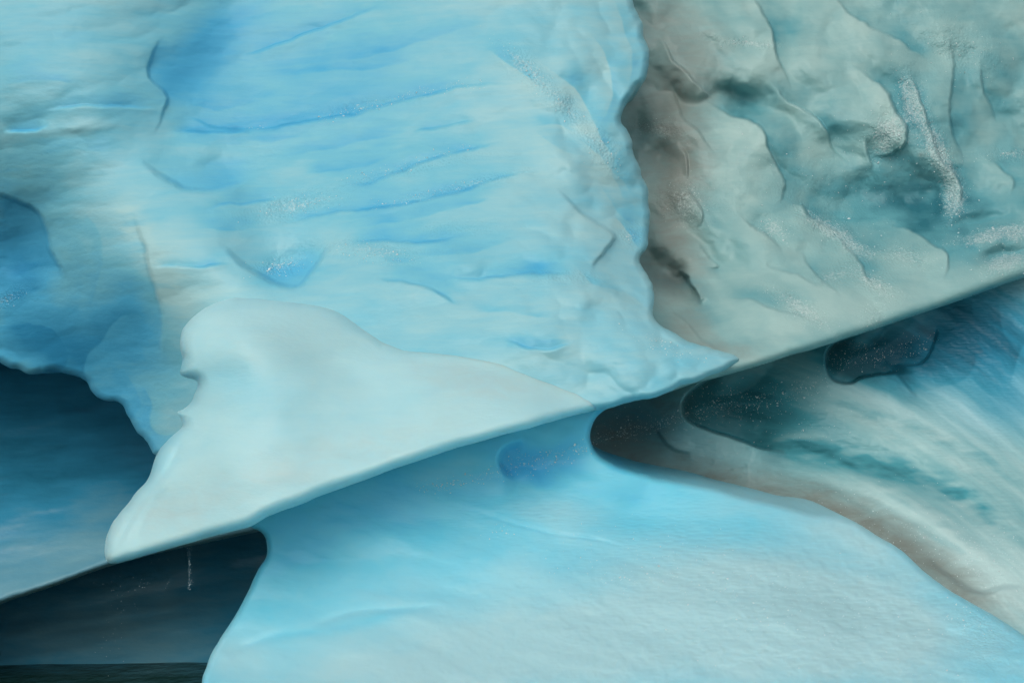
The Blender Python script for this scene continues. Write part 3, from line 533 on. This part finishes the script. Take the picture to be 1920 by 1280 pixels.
# clear blue ice at its far end
nt = M_GB.node_tree; bs = nt.nodes['Principled BSDF']; src = bs.inputs['Base Color'].links[0].from_socket
at = nt.nodes.new('ShaderNodeAttribute'); at.attribute_name = 'bluer'
mx = nt.nodes.new('ShaderNodeMix'); mx.data_type = 'RGBA'; mx.blend_type = 'MULTIPLY'
nt.links.new(at.outputs['Fac'], mx.inputs[0]); nt.links.new(src, mx.inputs[6]); mx.inputs[7].default_value = (0.45, 0.85, 1.15, 1); mx.clamp_factor = True
nt.links.new(mx.outputs[2], bs.inputs['Base Color'])
ice_body('ice_base', gb_out, gb_ctl, gb_relief, gb_made, grey, M_GB, R=14, RZ=0.2, thick=3.0, warp=3)

# ---- dark berg behind on the left
dk_out = [(-420, 380), (-100, 420), (300, 440), (620, 560), (640, 930), (560, 975), (420, 1010), (300, 1036), (200, 1063), (110, 1095), (60, 1112), (0, 1132), (-100, 1165), (-420, 1260)]
dk_ctl = [(-420, 400, 28.5), (0, 430, 28.5), (400, 450, 28.5), (600, 600, 28), (-420, 700, 28.2), (0, 700, 28.0), (250, 760, 28.0), (500, 800, 27.6), (-300, 900, 26.8), (0, 900, 26.6), (250, 900, 26.6), (500, 930, 26.4), (-400, 1240, 25.2), (0, 1125, 24.9), (200, 1060, 25.0), (420, 1005, 25.3), (630, 930, 25.6)]
def dk_relief(r):
    X, Y = r.X, r.Y; v = Y + 0.2 * X
    r.h += 0.12 * fbm(X / 300, v / 60, 71, 3) + 0.003 * fbm(X / 20, v / 6, 72, 3)
    pass
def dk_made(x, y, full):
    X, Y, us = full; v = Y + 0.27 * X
    c = 0.80 - 0.46 * smooth(900, 1130, v) + 0.10 * fbm(X / 260, (Y + .2 * X) / 20, 73, 4)  # shaded above, lighter where its lip catches light: painted into the tone
    return dict(clear_shade=c[us], dirt=0 * c[us], grain=0 * c[us], rough=0 * c[us])
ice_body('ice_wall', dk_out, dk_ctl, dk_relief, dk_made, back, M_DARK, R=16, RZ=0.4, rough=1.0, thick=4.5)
db_out = [(-420, 1000), (200, 960), (620, 900), (700, 950), (700, 1400), (300, 1420), (-420, 1440)]
db_ctl = [(-420, 1100, 29), (0, 1100, 28.8), (350, 1030, 29), (600, 920, 29), (480, 1020, 29.2), (0, 1200, 28.0), (300, 1200, 28.0), (0, 1250, 27.3), (300, 1280, 27.2), (-420, 1250, 27.3), (700, 1250, 27.6), (0, 1400, 25.6), (600, 1400, 25.6)]
def db_relief(r):
    X, Y = r.X, r.Y; v = Y + 0.15 * X
    r.h += 0.12 * fbm(X / 260, v / 60, 81, 3) + 0.003 * fbm(X / 20, v / 6, 82, 3)
def db_made(x, y, full):
    X, Y, us = full
    c = field(X, Y, 0.64, [(300, 1220, 140, 70, 10, -0.22), (440, 1040, 60, 40, 0, 0.15), (100, 1200, 100, 30, -8, -0.10), (200, 1150, 300, 60, -10, -0.12)])  # dim pocket below the lip, its shade put into the tone
    return dict(clear_shade=c[us], dirt=0 * c[us] + 0.0, grain=0 * c[us], rough=0 * c[us])
ice_body('ice_base', db_out, db_ctl, db_relief, db_made, back, M_DARK, R=14, RZ=0.2, thick=3.0, warp=3)

# ------------------------------------------------------------------ water
def water():
    m = bpy.data.materials.new('lake_water'); m.use_nodes = True; N = m.node_tree.nodes; b = N['Principled BSDF']
    b.inputs['Base Color'].default_value = (0.01, 0.04, 0.03, 1); b.inputs['Roughness'].default_value = 0.08; b.inputs['IOR'].default_value = 1.33
    n = N.new('ShaderNodeTexNoise'); n.inputs['Scale'].default_value = 1.6; n.inputs['Detail'].default_value = 5
    g = N.new('ShaderNodeNewGeometry'); bp = N.new('ShaderNodeBump'); bp.inputs['Distance'].default_value = 0.12; bp.inputs['Strength'].default_value = 0.6
    L = m.node_tree.links; L.new(g.outputs['Position'], n.inputs['Vector']); L.new(n.outputs['Fac'], bp.inputs['Height']); L.new(bp.outputs[0], b.inputs['Normal'])
    me = bpy.data.meshes.new('water'); s = 9000
    me.from_pydata([(-s, -s, 0), (s, -s, 0), (s, s, 0), (-s, s, 0)], [], [(0, 1, 2, 3)]); me.materials.append(m)
    o = bpy.data.objects.new('water', me); S.collection.objects.link(o); o['kind'] = 'structure'; o.location.z = -0.22; o['label'] = 'dark green lake water at the foot of the icebergs'
water()

# ------------------------------------------------------------------ small loose grains of ice on the surfaces
def grains_material():
    m = bpy.data.materials.new('ice_grain'); m.use_nodes = True; b = m.node_tree.nodes['Principled BSDF']
    b.inputs['Base Color'].default_value = (0.70, 0.80, 0.80, 1); b.inputs['Roughness'].default_value = 0.12; b.inputs['IOR'].default_value = 1.31
    return m
M_GRAIN = grains_material()
def sample_depth(key, x, y):
    xs, ys, dep, ins = GRID[key]
    i = np.clip(np.searchsorted(xs, x), 1, len(xs) - 1); j = np.clip(np.searchsorted(ys, y), 1, len(ys) - 1)
    fx = (x - xs[i - 1]) / (xs[i] - xs[i - 1]); fy = (y - ys[j - 1]) / (ys[j] - ys[j - 1])
    d = (dep[j - 1, i - 1] * (1 - fx) + dep[j - 1, i] * fx) * (1 - fy) + (dep[j, i - 1] * (1 - fx) + dep[j, i] * fx) * fy
    return d, ins[j, i] & ins[j - 1, i - 1]
def grains(key, parent, streams, clusters, name='ice_grains'):
    P = []
    for pts, w, n in streams:
        C = catmull(pts, 12); k = rng.uniform(0, len(C) - 1.001, n); i = k.astype(int); f = (k - i)[:, None]
        P.append(C[i] * (1 - f) + C[i + 1] * f + rng.normal(0, w, (n, 2)))
    for x, y, rx, ry, rot, n in clusters:
        u = rng.normal(0, rx * 0.6, n); v = rng.normal(0, ry * 0.6, n); c, s_ = math.cos(math.radians(rot)), math.sin(math.radians(rot))
        P.append(np.c_[x + u * c - v * s_, y + u * s_ + v * c])
    P = np.concatenate(P); d, ok = sample_depth(key, P[:, 0], P[:, 1]); P = P[ok]; d = d[ok] - 0.004
    c = np.stack(world(P[:, 0], P[:, 1], d), 1); n = len(c)
    size = rng.lognormal(math.log(0.0034), 0.55, n)[:, None]
    dirs = np.array([(1, 0, 0), (-1, 0, 0), (0, 1, 0), (0, -1, 0), (0, 0, 1), (0, 0, -1)], float)
    q = rng.normal(size=(n, 4)); q /= np.linalg.norm(q, axis=1)[:, None]
    w_, x_, y_, z_ = q.T
    Rm = np.stack([1 - 2 * (y_ ** 2 + z_ ** 2), 2 * (x_ * y_ - z_ * w_), 2 * (x_ * z_ + y_ * w_), 2 * (x_ * y_ + z_ * w_), 1 - 2 * (x_ ** 2 + z_ ** 2), 2 * (y_ * z_ - x_ * w_), 2 * (x_ * z_ - y_ * w_), 2 * (y_ * z_ + x_ * w_), 1 - 2 * (x_ ** 2 + y_ ** 2)], 1).reshape(n, 3, 3)
    st = np.array([1, 1, 0.8, 0.8, 1.5, 1.5])[:, None]
    V = c[:, None] + np.einsum('nij,kj->nki', Rm, dirs * st) * size[:, None]
    f = np.array([(0, 2, 4), (2, 1, 4), (1, 3, 4), (3, 0, 4), (2, 0, 5), (1, 2, 5), (3, 1, 5), (0, 3, 5)])
    F = (f[None] + np.arange(n)[:, None, None] * 6).reshape(-1, 3)
    me = bpy.data.meshes.new(name); me.from_pydata(V.reshape(-1, 3).tolist(), [], F.tolist()); me.materials.append(M_GRAIN)
    o = bpy.data.objects.new(name, me); S.collection.objects.link(o); o.parent = parent; o.location = -parent.location; o['kind'] = 'stuff'
    return o
k_wall, k_base = 'ice_wall|iceberg', 'ice_base|iceberg'
g_wall, g_base = 'ice_wall|' + grey.name, 'ice_base|' + grey.name
grains(k_base, berg, [([(790, 918), (850, 905), (930, 885), (1000, 868), (1080, 846), (1108, 835)], 9, 420), ([(940, 860), (990, 865), (1060, 850)], 14, 70)],
       [(940, 990, 30, 10, 0, 30), (1250, 1060, 260, 60, 10, 200), (1500, 1150, 260, 80, 10, 200), (1820, 1160, 50, 50, 0, 80), (1170, 1090, 30, 30, 30, 40)])
grains(g_base, grey, [([(1115, 828), (1150, 815), (1220, 800), (1280, 778)], 8, 420), ([(1288, 775), (1350, 765), (1420, 750), (1500, 730), (1550, 712)], 14, 700), ([(1560, 680), (1620, 670), (1680, 660), (1745, 640)], 12, 480)],
       [(1180, 790, 60, 30, 0, 120), (1330, 740, 60, 30, 0, 150), (1600, 650, 60, 20, 0, 60), (1700, 980, 200, 60, 20, 300), (1830, 1050, 100, 60, 20, 300), (1500, 800, 100, 40, 0, 120)])
grains(g_wall, grey, [([(1350, 82), (1400, 78), (1445, 88)], 3, 60)],
       [(1665, 250, 34, 36, 30, 500), (1705, 180, 24, 50, -20, 420), (1760, 290, 20, 60, -25, 380), (1790, 385, 25, 35, 0, 260), (1880, 440, 90, 14, -8, 500), (1890, 490, 60, 18, -14, 400), (1580, 440, 60, 16, 35, 260), (1640, 530, 50, 14, 30, 200), (1500, 580, 60, 16, 30, 300), (1450, 430, 30, 16, 30, 120), (1290, 380, 40, 40, 40, 180), (1230, 240, 50, 20, 10, 90), (1700, 480, 60, 18, 10, 160), (1640, 590, 20, 30, 60, 90), (1800, 90, 80, 50, 20, 200), (1580, 330, 160, 100, 0, 300), (1900, 290, 60, 10, 0, 120)])
grains(k_wall, berg, [([(600, 225), (700, 200), (800, 172), (900, 155)], 6, 260), ([(700, 385), (800, 366), (900, 340)], 5, 160), ([(640, 340), (760, 310), (880, 272)], 6, 160)],
       [(560, 382, 60, 16, -10, 220), (700, 475, 80, 18, 8, 160), (530, 500, 40, 14, -10, 160), (1010, 150, 90, 18, 42, 220), (1130, 290, 40, 20, 50, 100), (480, 240, 20, 4, 0, 20), (20, 560, 25, 10, -25, 60), (1180, 445, 12, 8, 0, 40), (1250, 650, 60, 16, 20, 100)])

# ------------------------------------------------------------------ meltwater dripping off the lip
def drips():
    m = bpy.data.materials.new('falling_water'); m.use_nodes = True; b = m.node_tree.nodes['Principled BSDF']
    b.inputs['Base Color'].default_value = (0.65, 0.80, 0.84, 1); b.inputs['Roughness'].default_value = 0.1; b.inputs['IOR'].default_value = 1.33
    P = [(356 + rng.normal(0, 2.2), rng.uniform(1024, 1105)) for _ in range(90)]
    for x, y, rx, ry, n in ((300, 1045, 20, 6, 5), (235, 1080, 60, 30, 26), (220, 1130, 30, 50, 16), (265, 1085, 12, 10, 8), (200, 1180, 20, 40, 9)):
        P += [(x + rng.normal(0, rx * .6), y + abs(rng.normal(0, ry))) for _ in range(n)]
    import bmesh
    bm = bmesh.new()
    for x, y in P:
        c = world(x, y, 17.6 + rng.normal(0, .1)); s_ = rng.uniform(0.0015, 0.0032)
        if x < 320: s_ *= 1.1
        g = bmesh.ops.create_icosphere(bm, subdivisions=1, radius=s_)
        for v in g['verts']: v.co.z *= 1.5; v.co.x += c[0]; v.co.y += c[1]; v.co.z += c[2]
    me = bpy.data.meshes.new('falling_meltwater'); bm.to_mesh(me); bm.free(); me.materials.append(m)
    o = bpy.data.objects.new('falling_meltwater', me); S.collection.objects.link(o); o['kind'] = 'stuff'
    o['label'] = 'thin trickle of meltwater drops falling from the underside of the bright lip'
drips()
